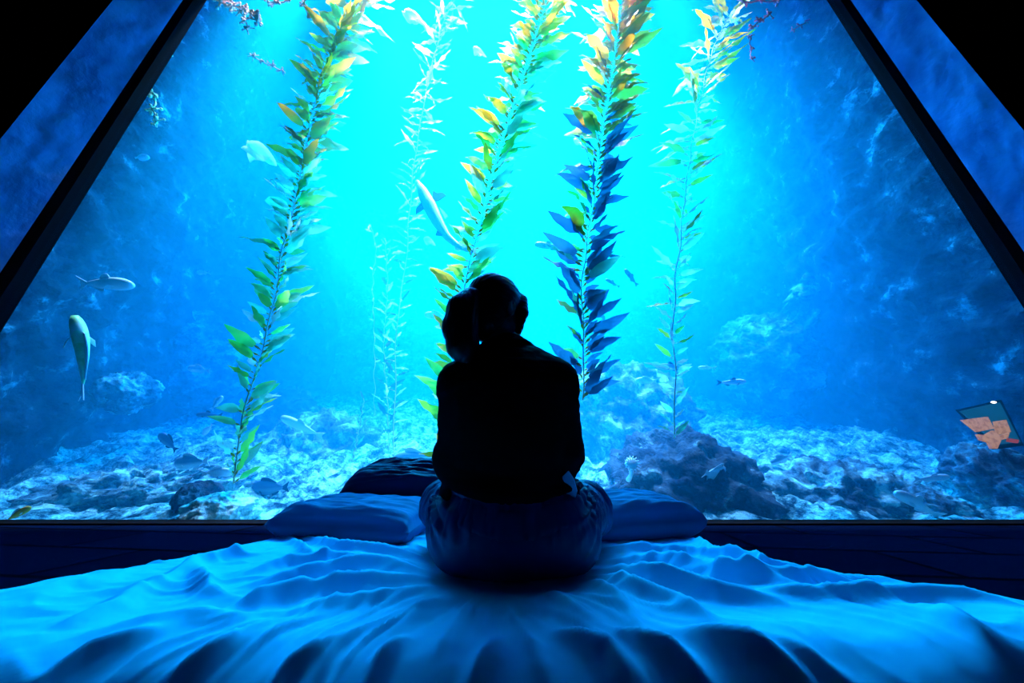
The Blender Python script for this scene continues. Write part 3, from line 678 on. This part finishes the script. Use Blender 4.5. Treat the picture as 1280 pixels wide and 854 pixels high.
def kelp(name, label, pts, Y, n, lpx, palette, seed, width=.30, stem_r=.007, wild=.22, up=35, bias=0., dense=None, curl=.25, float_k=1., stem='stem', Ytop=None):
    """pts: course of the stem in the photo; leaves sit on alternate sides, palette(t) gives the blade's kind"""
    rng = random.Random(seed)
    Ys = np.linspace(Y, Ytop or Y, len(pts)); way = [P(x, y, float(Ys[k])) for k, (x, y) in enumerate(pts)]
    if way[0].z > .5 and way[0].y > 3: pass
    cum = [0]
    for a, b in zip(way[:-1], way[1:]): cum.append(cum[-1] + (b - a).length)
    def at(t):
        d = t * cum[-1]
        k = max(0, min(len(way) - 2, next((i for i in range(len(cum) - 1) if cum[i + 1] >= d), len(way) - 2)))
        u = (d - cum[k]) / (cum[k + 1] - cum[k])
        g = lambda i: way[max(0, min(len(way) - 1, i))]
        p0, p1, p2, p3 = g(k - 1), g(k), g(k + 1), g(k + 2)
        return .5 * ((2 * p1) + (p2 - p0) * u + (2 * p0 - 5 * p1 + 4 * p2 - p3) * u * u + (3 * p1 - p0 - 3 * p2 + p3) * u ** 3)
    root = empty(name, way[0]); o = Vector(way[0])
    st, lv, fl_ = MB(), MB(), MB()
    sp = [at(i / 70) for i in range(71)]
    wb = [Vector((math.sin(i * .9 + seed), math.cos(i * .7), 0)) * .012 for i in range(71)]
    st.tube([p + w - o for p, w in zip(sp, wb)], [stem_r * (1 - .5 * i / 70) for i in range(71)], 6)
    kinds = []
    for i in range(n):
        t = (i + rng.uniform(.1, .9)) / n
        if dense: t = t ** dense
        p = at(t); tg = (at(min(1, t + .02)) - at(max(0, t - .02))).normalized()
        z = ZC(p); L = (lpx[0] + (lpx[1] - lpx[0]) * t) / F * z * rng.uniform(.6, 1.2)
        sgn = 1 if (i % 2 == 0) else -1
        if rng.random() < abs(bias): sgn = 1 if bias > 0 else -1
        el = math.radians(up + rng.uniform(-22, 22) - 10 * wild * rng.random())
        az = rng.uniform(-.8, .8) + (rng.uniform(-1.2, 1.2) * wild)
        out_ = (CAM_R * sgn * math.cos(az) + Vector((0, 1, 0)) * math.sin(az))
        d = (out_ * math.cos(el) + tg * math.sin(el)).normalized()
        nrm = d.cross(tg); nrm = nrm.normalized() if nrm.length > .05 else Vector((0, -1, 0))
        sd = d.cross(nrm).normalized()
        rot = rng.uniform(-.9, .9); wv = (sd * math.cos(rot) + nrm * math.sin(rot)).normalized(); nv = d.cross(wv)
        stalk = L * .10; fb = L * .055 * float_k
        b0 = p + d * stalk - o
        fl_.tube([p - o, b0, b0 + d * fb * .8, b0 + d * fb * 2.0, b0 + d * fb * 2.8], [stem_r * .3, fb * .35, fb * .75, fb * .6, fb * .15], 6)
        s0 = b0 + d * fb * 2.6; cv = rng.uniform(-curl, curl) ; dr = rng.uniform(-.1, .22) * (1 + wild)
        W = L * width * rng.uniform(.7, 1.15); ns = 9; v = []; ph = rng.uniform(0, 6)
        for k in range(ns + 1):
            u = k / ns; prof = (math.sin(math.pi * min(1, u * .94 + .06) ** .72)) ** .9 if u < 1 else 0
            prof = max(prof, .02)
            c = s0 + d * L * u * (1 - .15 * abs(cv) * u) + nv * L * (cv * u * u) + Vector((0, 0, -1)) * L * dr * u * u
            rf = .05 * L * math.sin(u * 14 + ph) * prof
            v += [c - wv * W / 2 * prof + nv * (rf + .03 * L * prof), c - nv * .02 * L * prof, c + wv * W / 2 * prof + nv * (-rf + .03 * L * prof)]
        for q_ in v:                                          # blades that reach the glass lie along it
            lim = 2.875 - o.y + .02 * rng.random()
            if q_.y < lim: q_.y = lim
        f = [(k * 3 + j, k * 3 + j + 1, k * 3 + j + 4, k * 3 + j + 3) for k in range(ns) for j in (0, 1)]
        kd = palette(t, sgn, rng); kinds.append(kd); lv.add(v, f, kd)
    st.build('stem', M[stem], root); tag(fl_.build('floats', M['gold'] if stem == 'stem' else M['pale'], root), kind='stuff')
    lv.build('leaves', [M[k] for k in ('gold', 'amber', 'green', 'teal', 'dark', 'pale')], root)['kind'] = 'stuff'
    return tag(root, label, 'kelp', 'tall kelp plants in the tank')
GOLD, AMBER, GREEN, TEAL, DARK, PALE = range(6)
def pick(rng, *ch):
    r = rng.random(); a = 0
    for w, k in ch:
        a += w
        if r < a: return k
    return ch[-1][1]
def pal1(t, s, r):
    if t > .90: return pick(r, (.45, PALE), (.5, GOLD), (.05, AMBER))
    if t > .46: return pick(r, (.52, GOLD), (.36, AMBER), (.08, PALE), (.04, GREEN))
    if t > .12: return pick(r, (.38, GREEN), (.42, TEAL), (.20, PALE))
    return pick(r, (.3, GREEN), (.5, TEAL), (.2, PALE))
def pal3(t, s, r):
    if t > .75: return pick(r, (.65, GOLD), (.15, GREEN), (.2, AMBER))
    return pick(r, (.55, GOLD), (.35, GREEN), (.1, PALE)) if s < 0 else pick(r, (.60, TEAL), (.25, GREEN), (.15, PALE))
def pal4(t, s, r):
    if t > .58: return pick(r, (.85, AMBER), (.15, GOLD))
    if t > .46: return pick(r, (.5, AMBER), (.3, GOLD), (.2, DARK))
    return pick(r, (.40, GREEN), (.35, GOLD), (.25, DARK)) if s < 0 and r.random() < .55 else pick(r, (.85, DARK), (.15, TEAL))
def pal5(t, s, r):
    if t > .66: return pick(r, (.88, GOLD), (.12, PALE))
    if t > .08: return pick(r, (.66, PALE), (.16, GOLD), (.18, GREEN))
    return pick(r, (.6, TEAL), (.4, PALE))
kelp('kelp_plant', 'tall kelp with golden crown and green lower blades, leftmost in the tank',
     [(292, 605), (300, 540), (318, 470), (338, 400), (352, 320), (372, 240), (386, 165), (404, 90), (430, 30), (452, -10)], 3.15, 250, (34, 42), pal1, 11, .32, bias=.1, up=40)
kelp('kelp_plant', 'sunlit golden kelp leaning up to the right behind the head of the person',
     [(560, 600), (568, 480), (574, 385), (598, 290), (620, 205), (648, 115), (670, 45), (690, -20)], 3.05, 230, (38, 38), pal3, 12, .30, bias=.05, up=38)
kelp('kelp_plant', 'thick kelp with amber top and dark blue lower blades right of the person',
     [(728, 500), (730, 430), (728, 350), (742, 250), (752, 170), (766, 85), (776, 10), (782, -25)], 3.12, 250, (42, 44), pal4, 13, .32, bias=.25, up=42)
kelp('kelp_plant', 'slender kelp of pale whitish blades, rightmost in the tank',
     [(842, 548), (844, 480), (842, 390), (850, 300), (860, 215), (874, 130), (892, 60), (912, 18)], 3.2, 140, (26, 40), pal5, 14, .26, bias=.12, up=36, stem='stem_pale')
kelp('kelp_plant', 'thin ragged bleached kelp strand rising beside the white glow',
     [(492, 575), (494, 490), (496, 410), (508, 320), (516, 220), (530, 130), (548, 50), (572, -20)], 4.6, 150, (14, 30), lambda t, s, r: pick(r, (.7, PALE), (.3, TEAL)) if t > .5 else pick(r, (.45, PALE), (.35, TEAL), (.2, DARK)), 15, .22, wild=.6, up=30, stem='stem_pale', curl=.5)
kelp('kelp_plant', 'short dim kelp strand left of the ragged bleached strand',
     [(486, 560), (484, 500), (480, 430), (484, 360), (482, 300)], 5.2, 44, (22, 12), lambda t, s, r: pick(r, (.5, DARK), (.3, TEAL), (.2, PALE)), 16, .26, wild=.4, up=50, stem='stem_pale')
kelp('kelp_plant', 'smallest thin strand of kelp standing between the leftmost kelp and the upright pillow',
     [(440, 580), (448, 540), (455, 500)], 5.0, 16, (14, 10), lambda t, s, r: pick(r, (.6, TEAL), (.4, DARK)), 17, .25, wild=.3, up=55, stem_r=.008)
kelp('kelp_plant', 'threadlike kelp strand with a pale tip, hanging high between two kelps',
     [(468, 520), (468, 430), (466, 350), (470, 310), (462, 280)], 5.0, 14, (6, 9), lambda t, s, r: PALE, 18, .4, wild=.8, up=30, stem='stem_pale', stem_r=.005, dense=.35)

# loose scraps of kelp drifting in the water
def scrap(px, py, Y, L, ang, label, seed, kind='pale'):
    rng = random.Random(seed); m = MB(); c = P(px, py, Y); l = L / F * ZC(c)
    for j in range(3):
        a = math.radians(ang + rng.uniform(-35, 35) * (j > 0)); d = (CAM_R * math.cos(a) + Vector((0, 0, 1)) * math.sin(a)).normalized()
        n = Vector((0, -1, .3)).normalized(); w = d.cross(n).normalized(); v = []
        for k in range(8):
            u = k / 7; pr = max(.05, math.sin(math.pi * u) ** .7) * l * .16
            q = d * l * (u - .5) * (1 if j == 0 else .7) + n * l * .12 * math.sin(u * 5 + j) + w * l * .10 * (j - 1)
            v += [q - w * pr, q + n * pr * .4, q + w * pr]
        v2 = [p_ + n * .006 for p_ in v]
        f = [(k * 3 + i, k * 3 + i + 1, k * 3 + i + 4, k * 3 + i + 3) for k in range(7) for i in (0, 1)]
        m.add(v, f); m.add(v2, [q[::-1] for q in f])
    o = m.build('kelp_scrap', M[kind]); o.location = c
    return tag(o, label, 'kelp scrap')
scrap(742, 52, 3.9, 34, 20, 'large pale kelp scrap drifting left of the amber kelp top', 1)
scrap(735, 84, 3.9, 15, -60, 'pale kelp scrap drifting just below the largest pale scrap', 2)
scrap(727, 126, 3.8, 16, 70, 'thin upright pale kelp scrap left of the amber kelp', 3)
scrap(725, 145, 3.8, 9, 45, 'tiny pale kelp scrap under the thin upright scrap', 4)
scrap(722, 178, 3.8, 15, -40, 'pale kelp scrap tilted down to the right beside the dark kelp blades', 5)
scrap(536, 302, 4.0, 18, -35, 'pale kelp scrap floating under the belly of the leopard shark', 6)
scrap(521, 250, 4.3, 12, 75, 'pale kelp scrap beside the left front fin of the leopard shark', 7)
scrap(322, 192, 3.8, 50, -38, 'long thin whitish kelp shred left of the leftmost kelp', 8)
scrap(598, 65, 4.2, 22, -35, 'faint pale kelp shred floating between the two upper kelp crowns', 9)
scrap(516, 22, 4.0, 36, -32, 'broad pale pink kelp blade in the white glow at the top', 10)

# ------------------------------------------------------------------ fish
def fmat(name, top, belly, rough=.35):
    m = mat(name, top, rough, .5); nt = m.node_tree; N = nt.nodes; L = nt.links
    tc = N.new('ShaderNodeTexCoord'); sx = N.new('ShaderNodeSeparateXYZ'); r = N.new('ShaderNodeValToRGB')
    mp = N.new('ShaderNodeMapRange'); mp.inputs[1].default_value = -.14; mp.inputs[2].default_value = .14
    r.color_ramp.elements[0].position = .3; r.color_ramp.elements[0].color = (*belly, 1)
    r.color_ramp.elements[1].position = .62; r.color_ramp.elements[1].color = (*top, 1)
    L.new(tc.outputs['Object'], sx.inputs[0]); L.new(sx.outputs['Z'], mp.inputs[0]); L.new(mp.outputs[0], r.inputs[0]); L.new(r.outputs[0], N['Principled BSDF'].inputs['Base Color'])
    return m
M['f_silver'] = fmat('silver fish skin', (.88, .94, .95), (.97, .98, .98))
M['f_dark'] = fmat('dark fish skin', (.02, .09, .2), (.10, .25, .35))
M['f_mid'] = fmat('slate fish skin', (.16, .42, .52), (.75, .95, .95))
M['f_green'] = ramp_noise(mat('green mottled fish skin', (.3, .7, .2), .4, .4), [(.38, (.30, .75, .15)), (.5, (.45, 1, .40)), (.66, (.85, 1, .75))], 5, 4)
M['f_orange'] = mat('orange fish skin', (1, .38, .02), .4)
M['fin_dark'] = mat('dark fin', (.006, .012, .05), .7, .1)
M['fin_pale'] = mat('pale fin', (.7, .8, .82), .5)
M['eye'] = mat('fish eye', (.01, .01, .01), .2, .6)
SHAPES = {   # half height, half width along the body, tail height, dorsal (start, end, height)
    'slim': (.115, .075, .12, (.42, .62, .06)), 'oval': (.21, .095, .16, (.28, .78, .07)), 'bass': (.165, .095, .15, (.30, .80, .075)),
    'eel': (.085, .075, .06, (.25, .9, .035)), 'round': (.30, .13, .16, (.30, .8, .09))}
def fish(label, px, py, Y, Lpx, ang, shape, skin, fin, yaw=0, bend=0., roll=0., group=None):
    """ang: where the head points in the picture (0 right, 90 up)"""
    c = P(px, py, Y); L = Lpx / F * ZC(c) / max(.45, math.cos(math.radians(yaw)))
    hh, hw, th, (d0, d1, dh) = SHAPES[shape]
    a = math.radians(ang); hd = (CAM_R * math.cos(a) + CAM_UP * math.sin(a)).normalized()
    lat = CAM_F if math.cos(a) >= 0 else -CAM_F               # left side of the fish
    up = hd.cross(lat); 
    if up.z < 0 and abs(math.cos(a)) > .3: up = -up
    lat = up.cross(hd)
    R = Matrix((hd, lat, up)).transposed()
    if skin in ('f_silver', 'f_green', 'f_orange') and not roll: roll = 18 if lat.dot(CAM_F) > 0 else -18
    R = R @ Matrix.Rotation(math.radians(yaw), 3, 'Z') @ Matrix.Rotation(math.radians(roll), 3, 'X')
    root = empty('fish', c); root.rotation_euler = R.to_euler(); root.scale = (L, L, L)
    def cx(s):                                                # s: 0 nose .. 1 tail root; body bends sideways and up
        return Vector((.5 - .84 * s, bend * .5 * (s - .35) ** 2, bend * .25 * math.sin(s * 5) * .3))
    m = MB(); n = 14; v = []; ns = 18
    for i in range(ns + 1):
        s = i / ns; pr = (math.sin(math.pi * (.02 + .98 * s) ** .62) ** .75 if s < 1 else 0) * (1 - .12 * s) + .16 * s
        pr = max(pr, .05)
        for k in range(n):
            t = 2 * math.pi * k / n; q = cx(s)
            v.append(q + Vector((0, hw * pr * math.cos(t) * (1 - .45 * s), hh * pr * math.sin(t) * (1.0 if math.sin(t) > 0 else .92))))
    f = [(i * n + k, i * n + (k + 1) % n, (i + 1) * n + (k + 1) % n, (i + 1) * n + k) for i in range(ns) for k in range(n)]
    f += [tuple(range(n))[::-1], tuple(ns * n + k for k in range(n))]
    m.add(v, f); m.build('body', M[skin], root)
    def blade(nm, pts, lat_=.008):
        b = MB(); b.prism([p + Vector((0, -lat_ / 2, 0)) for p in pts], (0, lat_, 0)); b.build(nm, M[fin], root, False)
    t = cx(1); e = Vector((-.16, bend * .22, 0)); w = hh * .15
    blade('tail_fin', [t + Vector((.03, 0, w)), t + e * .55 + Vector((0, 0, th * .62)), t + e + Vector((-.02, 0, th)), t + e * .72, t + e + Vector((-.02, 0, -th)), t + e * .55 + Vector((0, 0, -th * .62)), t + Vector((.03, 0, -w))])
    def prof(s): return hh * (math.sin(math.pi * (.02 + .98 * s) ** .62) ** .75 * (1 - .12 * s) + .16 * s)
    ks = np.linspace(d0, d1, 7)
    blade('dorsal_fin', [cx(s) + Vector((0, 0, prof(s) * .9)) for s in ks] + [cx(s) + Vector((-.03, 0, prof(s) + dh * math.sin(math.pi * min(1, .25 + .8 * (s - d0) / (d1 - d0))) + .01)) for s in ks[::-1]])
    ks = np.linspace(.62, .84, 5)
    blade('anal_fin', [cx(s) - Vector((0, 0, prof(s) * .8)) for s in ks] + [cx(s) - Vector((.03, 0, prof(s) + dh * .7 * math.sin(math.pi * min(1, .3 + .7 * (s - .62) / .22)))) for s in ks[::-1]])
    for sd in (-1, 1):
        b = MB(); q = cx(.30) + Vector((0, sd * hw * .92, -hh * .2))
        b.prism([q, q + Vector((-.06, sd * .035, .02)), q + Vector((-.13, sd * .05, -.03)), q + Vector((-.08, sd * .03, -.06))], (0, sd * .006, 0)); b.build('pectoral_fin', M[fin], root, False)
        b = MB(); q = cx(.11) + Vector((0, sd * hw * .50, hh * .18)); b.ball(q, .016 + .03 * hh, 8, 6); b.build('eye', M['eye'], root)
    return tag(root, label, 'fish', group)
FG = 'fish in the tank'
for a in (
    ('pale two-finned fish swimming right in the dark left of the tank', 130, 355, 3.3, 72, -3, 'slim', 'f_silver', 'fin_pale', 0, .12),
    ('bright green mottled fish hanging head up at the far left', 104, 446, 3.15, 104, 100, 'eel', 'f_green', 'fin_pale', 0, .16),
    ('small orange fish resting at the bottom left corner of the glass', 22, 643, 2.98, 24, 35, 'bass', 'f_orange', 'fin_pale', 20, 0),
    ('pale blue fish at the upper left, just right of the left column', 162, 198, 3.5, 38, 14, 'slim', 'f_silver', 'fin_pale', 15, .1),
    ('tiny pale fish left of the leftmost kelp at mid height', 254, 341, 4.5, 17, 180, 'bass', 'f_silver', 'fin_pale'),
    ('slim outlined fish left of the leftmost kelp, topmost of the cluster there', 249, 462, 4.2, 28, 172, 'bass', 'f_mid', 'fin_pale'),
    ('small pale fish tilted upward in the cluster by the leftmost kelp', 271, 504, 4.2, 22, 50, 'bass', 'f_mid', 'fin_pale'),
    ('dark slim fish heading left in the cluster by the leftmost kelp', 262, 519, 4.0, 32, 178, 'slim', 'f_dark', 'fin_dark'),
    ('small pale tilted fish under the dark slim fish by the leftmost kelp', 260, 537, 4.0, 18, 230, 'bass', 'f_silver', 'fin_pale'),
    ('dark tilted fish over the low ridge at the left', 210, 553, 3.9, 30, 135, 'oval', 'f_dark', 'fin_dark'),
    ('oval blue fish with a pale outline above the whitish rock', 240, 578, 3.6, 42, 184, 'oval', 'f_mid', 'fin_pale'),
    ('blunt pale fish nose to tail behind the oval blue fish', 271, 591, 3.55, 40, 2, 'bass', 'f_silver', 'fin_pale'),
    ('dark blue fish near the bottom between whitish rock and flat pillow', 338, 610, 3.8, 46, 182, 'oval', 'f_dark', 'fin_dark'),
    ('large slate fish above the upright navy pillow', 519, 572, 3.9, 52, 184, 'bass', 'f_mid', 'fin_pale'),
    ('faint pale fish at the left of the ponytail of the person', 546, 395, 5.0, 30, 175, 'bass', 'f_silver', 'fin_pale'),
    ('slim dark fish right above the head of the person', 687, 308, 4.2, 38, 173, 'slim', 'f_dark', 'fin_dark'),
    ('small slim dark fish right of the dark kelp', 766, 354, 4.4, 20, 152, 'slim', 'f_dark', 'fin_dark'),
    ('dark blue fish tilted steeply right of the dark kelp', 789, 347, 4.2, 26, 128, 'slim', 'f_dark', 'fin_dark'),
    ('tiny dim fish close to the right side of the dark kelp', 754, 398, 4.8, 11, 120, 'oval', 'f_dark', 'fin_dark'),
    ('slim fish passing in front of the foot of the pale kelp', 840, 459, 4.2, 38, 178, 'slim', 'f_mid', 'fin_dark'),
    ('faint pale fish between the dark kelp and the foot of the pale kelp', 808, 476, 5.0, 26, 178, 'bass', 'f_silver', 'fin_pale'),
    ('pale fish swimming right of the pale kelp, below the faint slim one', 914, 478, 4.2, 36, 2, 'slim', 'f_silver', 'fin_dark'),
    ('faint slim fish highest right of the foot of the pale kelp', 884, 460, 5.0, 22, 178, 'slim', 'f_silver', 'fin_pale'),
    ('round pale fish in front of the large dark boulder', 892, 592, 3.5, 36, -14, 'round', 'f_silver', 'fin_pale', 30),
    ('faint fish with an arched pale back above the right rock mound', 977, 574, 4.0, 28, 200, 'bass', 'f_mid', 'fin_pale'),
    ('long pale fish slanting down along the sea bed at the right', 1146, 630, 3.2, 62, 152, 'slim', 'f_silver', 'fin_pale', 0, .1),
    ('slim pale fish above the sea bed left of the lit window', 1164, 598, 3.6, 44, 4, 'slim', 'f_silver', 'fin_pale'),
    ('long pale fish slanting over the reef mound left of the upright pillow', 378, 534, 4.6, 58, 155, 'slim', 'f_silver', 'fin_pale')):
    fish(*a, group=FG)

# leopard shark seen from below
def shark():
    way = [(521, 226), (527, 238), (536, 256), (546, 276), (558, 296), (574, 309), (590, 315), (606, 313)]
    wid = [2, 7, 9.0, 7.5, 5, 3.4, 2.4, 1.2]
    Y = 3.9; c = P(545, 275, Y); root = empty('leopard_shark', c)
    pts = [P(x, y, Y) - c for x, y in way]; z = ZC(c)
    N = 40; tt = np.linspace(0, len(way) - 1, N)
    pa = np.array([list(p) for p in pts]); path = np.stack([np.interp(tt, range(len(way)), pa[:, k]) for k in range(3)], 1)
    for _ in range(4): path[1:-1] = (path[:-2] + 2 * path[1:-1] + path[2:]) / 4
    rr = np.interp(tt, range(len(way)), wid) / F * z
    m = MB(); n = 16; v = []; mi = []
    for i in range(N):
        t = Vector(path[min(i + 1, N - 1)] - path[max(i - 1, 0)]).normalized()
        s = t.cross(CAM_F).normalized(); 
        if s.x < 0: s = -s                                    # s: towards the back of the shark (right)
        d = t.cross(s).normalized()
        for k in range(n):
            a = 2 * math.pi * k / n; v.append(Vector(path[i]) + s * math.cos(a) * rr[i] + d * math.sin(a) * rr[i] * .8)
    f = [(i * n + k, i * n + (k + 1) % n, (i + 1) * n + (k + 1) % n, (i + 1) * n + k) for i in range(N - 1) for k in range(n)]
    f += [tuple(range(n))[::-1], tuple((N - 1) * n + k for k in range(n))]
    mi = [1 if k in (14, 15, 0, 1) else 0 for i in range(N - 1) for k in range(n)] + [0, 0]
    m.v, m.f, m.m = v, f, mi
    M['shark_belly'] = mat('pale shark belly', (.2, .6, .66), .5); M['shark_back'] = mat('silvery shark back', (.85, .9, .92), .4)
    m.build('body', [M['shark_belly'], M['shark_back']], root)
    def fin(nm, px, mt='fin_dark'):
        q = [P(x, y, Y - .03) - c for x, y in px]; b = MB(); b.prism(q, CAM_F * .03); b.build(nm, M[mt], root, False)
    fin('pectoral_fin', [(541, 237), (546, 241), (553, 240), (558, 244), (549, 250), (543, 252), (540, 246)])
    fin('pectoral_fin', [(529, 252), (535, 257), (530, 261), (524, 265), (519, 268), (520, 260), (524, 255)])
    fin('pelvic_fin', [(544, 294), (546, 288), (550, 291), (558, 289), (559, 292), (551, 295)])
    fin('dorsal_fin', [(549, 259), (553, 262), (560, 270), (556, 273)], 'fin_pale')
    fin('second_dorsal_fin', [(574, 301), (579, 302), (584, 309), (578, 311)], 'fin_pale')
    fin('tail_fin', [(592, 311), (600, 309), (609, 306), (606, 312), (598, 318), (592, 317)], 'fin_pale')
    fin('anal_fin', [(568, 308), (576, 313), (572, 314), (568, 312)], 'fin_pale')
    tag(root, 'pale leopard shark with dark fins seen from below, left of the leaning golden kelp', 'shark')
shark()

# white anemone on the dark boulder
c = P(789, 580, 3.45); m = MB(); z = ZC(c); r = 7.5 / F * z
m.ball((0, 0, 0), (r, r * .7, r), 14, 9); m.tube([(0, .02, -r * .7), (.01, .06, -r * 1.6), (.02, .2, -r * 2.6)], [r * .35, r * .3, r * .45], 8)
for k in range(14):
    a = 2 * math.pi * k / 14; d = Vector((math.cos(a), -.4, math.sin(a)))
    m.tube([d * r * .8, d * r * 1.15 + Vector((0, -.01, 0)), d * r * 1.3], [r * .12, r * .09, r * .03], 5)
M['white'] = mat('white anemone', (.85, .95, .92), .6)
o = m.build('anemone', M['white']); o.location = c; tag(o, 'round white anemone on the left flank of the dark boulder', 'anemone')

# ------------------------------------------------------------------ growth near the glass
def tuft(name, label, cat, cells, Y, mt, seed, size=5):
    """a spray of small knobbly branches through the given pixels"""
    rng = random.Random(seed); m = MB(); c = P(*cells[0], Y)
    prev = None
    for (x, y) in cells:
        p = P(x, y, Y) - c; s = size / F * ZC(p + c)
        if prev is not None: m.tube([prev, (prev + p) / 2 + Vector((0, .03, .02)), p], s * .22, 5)
        for k in range(9):
            q = p + Vector((rng.gauss(0, 1), rng.gauss(0, .5), rng.gauss(0, 1))) * s * .8
            m.tube([p, (p + q) / 2 + Vector((0, 0, .2 * s)), q], [s * .22, s * .18, s * .12], 5)
            m.ball(q, s * rng.uniform(.2, .42), 6, 4)
        prev = p
    o = m.build(name, M[mt]); o.location = c
    return tag(o, label, cat)
M['pink'] = mat('pink coralline', (.95, .50, .42), .7); M['red'] = mat('red seaweed', (.95, .16, .30), .6); M['algae'] = mat('pale green algae', (.45, .75, .45), .7)
tuft('coralline_seaweed', 'pink branching seaweed at the top left above the kelp', 'seaweed', [(262, -10), (276, 3), (290, 6), (304, 10), (316, 18), (322, 26)], 2.95, 'pink', 1, 6)
tuft('coralline_seaweed', 'short pink seaweed tip hanging below the top left pink seaweed', 'seaweed', [(300, 14), (306, 24), (308, 36)], 2.95, 'pink', 2, 4)
tuft('coralline_seaweed', 'small pink seaweed at the top, between the left pink seaweed and the kelp crown', 'seaweed', [(338, -8), (346, 4), (360, -2)], 2.95, 'pink', 3, 5)
tuft('coralline_seaweed', 'pale pink seaweed drop at the top, just left of the kelp crown', 'seaweed', [(376, -8), (379, 6), (385, 18)], 2.95, 'pink', 4, 4)
tuft('coralline_seaweed', 'faint row of pink seaweed left of the golden kelp crown', 'seaweed', [(316, 70), (326, 76), (340, 82), (352, 88)], 3.1, 'pink', 5, 3)
tuft('red_seaweed', 'red seaweed at the top right corner of the water', 'seaweed', [(918, -8), (930, 2), (950, 0), (970, 1)], 2.95, 'red', 6, 4)
tuft('red_seaweed', 'branching coral red seaweed just below the top right corner seaweed', 'seaweed', [(940, 34), (950, 26), (962, 18)], 2.95, 'red', 7, 4)
tuft('red_seaweed', 'dim magenta seaweed on the upper right rock wall', 'seaweed', [(990, 38), (1000, 32), (1010, 26)], 3.1, 'red', 8, 2.5)
tuft('red_seaweed', 'lowest red seaweed speck trailing down the upper right', 'seaweed', [(938, 46), (940, 60), (940, 74)], 2.95, 'red', 9, 2.5)
tuft('green_algae', 'pale green algae fringe beside the left column', 'seaweed', [(200, 66), (188, 90), (180, 108), (192, 120), (190, 136), (196, 152)], 2.95, 'algae', 10, 5)
tuft('green_algae', 'small pale green algae sprig against the left column edge', 'seaweed', [(160, 128), (156, 136), (152, 142)], 2.95, 'algae', 11, 4)

# ------------------------------------------------------------------ added glowing panels imitating a reflection in the glass, far right
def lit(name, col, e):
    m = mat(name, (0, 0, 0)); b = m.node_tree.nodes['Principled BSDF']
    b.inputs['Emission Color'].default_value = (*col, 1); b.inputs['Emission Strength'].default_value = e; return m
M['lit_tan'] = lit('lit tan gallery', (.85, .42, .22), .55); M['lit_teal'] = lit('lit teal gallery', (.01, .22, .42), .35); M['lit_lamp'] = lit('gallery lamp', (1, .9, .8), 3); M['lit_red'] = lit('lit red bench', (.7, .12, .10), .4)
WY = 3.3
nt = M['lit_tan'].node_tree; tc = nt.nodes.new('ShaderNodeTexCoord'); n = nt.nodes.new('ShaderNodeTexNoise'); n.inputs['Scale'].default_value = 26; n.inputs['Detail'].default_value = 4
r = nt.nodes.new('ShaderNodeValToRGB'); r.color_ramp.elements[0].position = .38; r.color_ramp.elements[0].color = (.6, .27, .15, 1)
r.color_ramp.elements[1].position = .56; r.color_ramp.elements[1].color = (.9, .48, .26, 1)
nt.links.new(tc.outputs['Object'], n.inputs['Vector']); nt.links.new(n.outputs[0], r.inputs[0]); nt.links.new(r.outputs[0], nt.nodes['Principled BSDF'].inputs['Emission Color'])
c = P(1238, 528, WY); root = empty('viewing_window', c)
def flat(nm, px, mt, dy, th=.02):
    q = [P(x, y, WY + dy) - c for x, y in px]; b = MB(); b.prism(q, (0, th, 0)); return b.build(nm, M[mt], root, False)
flat('frame', [(1197, 512), (1252, 500), (1280, 557), (1244, 562)], 'gasket', .06)  # dark backing sheet of the imitated reflection
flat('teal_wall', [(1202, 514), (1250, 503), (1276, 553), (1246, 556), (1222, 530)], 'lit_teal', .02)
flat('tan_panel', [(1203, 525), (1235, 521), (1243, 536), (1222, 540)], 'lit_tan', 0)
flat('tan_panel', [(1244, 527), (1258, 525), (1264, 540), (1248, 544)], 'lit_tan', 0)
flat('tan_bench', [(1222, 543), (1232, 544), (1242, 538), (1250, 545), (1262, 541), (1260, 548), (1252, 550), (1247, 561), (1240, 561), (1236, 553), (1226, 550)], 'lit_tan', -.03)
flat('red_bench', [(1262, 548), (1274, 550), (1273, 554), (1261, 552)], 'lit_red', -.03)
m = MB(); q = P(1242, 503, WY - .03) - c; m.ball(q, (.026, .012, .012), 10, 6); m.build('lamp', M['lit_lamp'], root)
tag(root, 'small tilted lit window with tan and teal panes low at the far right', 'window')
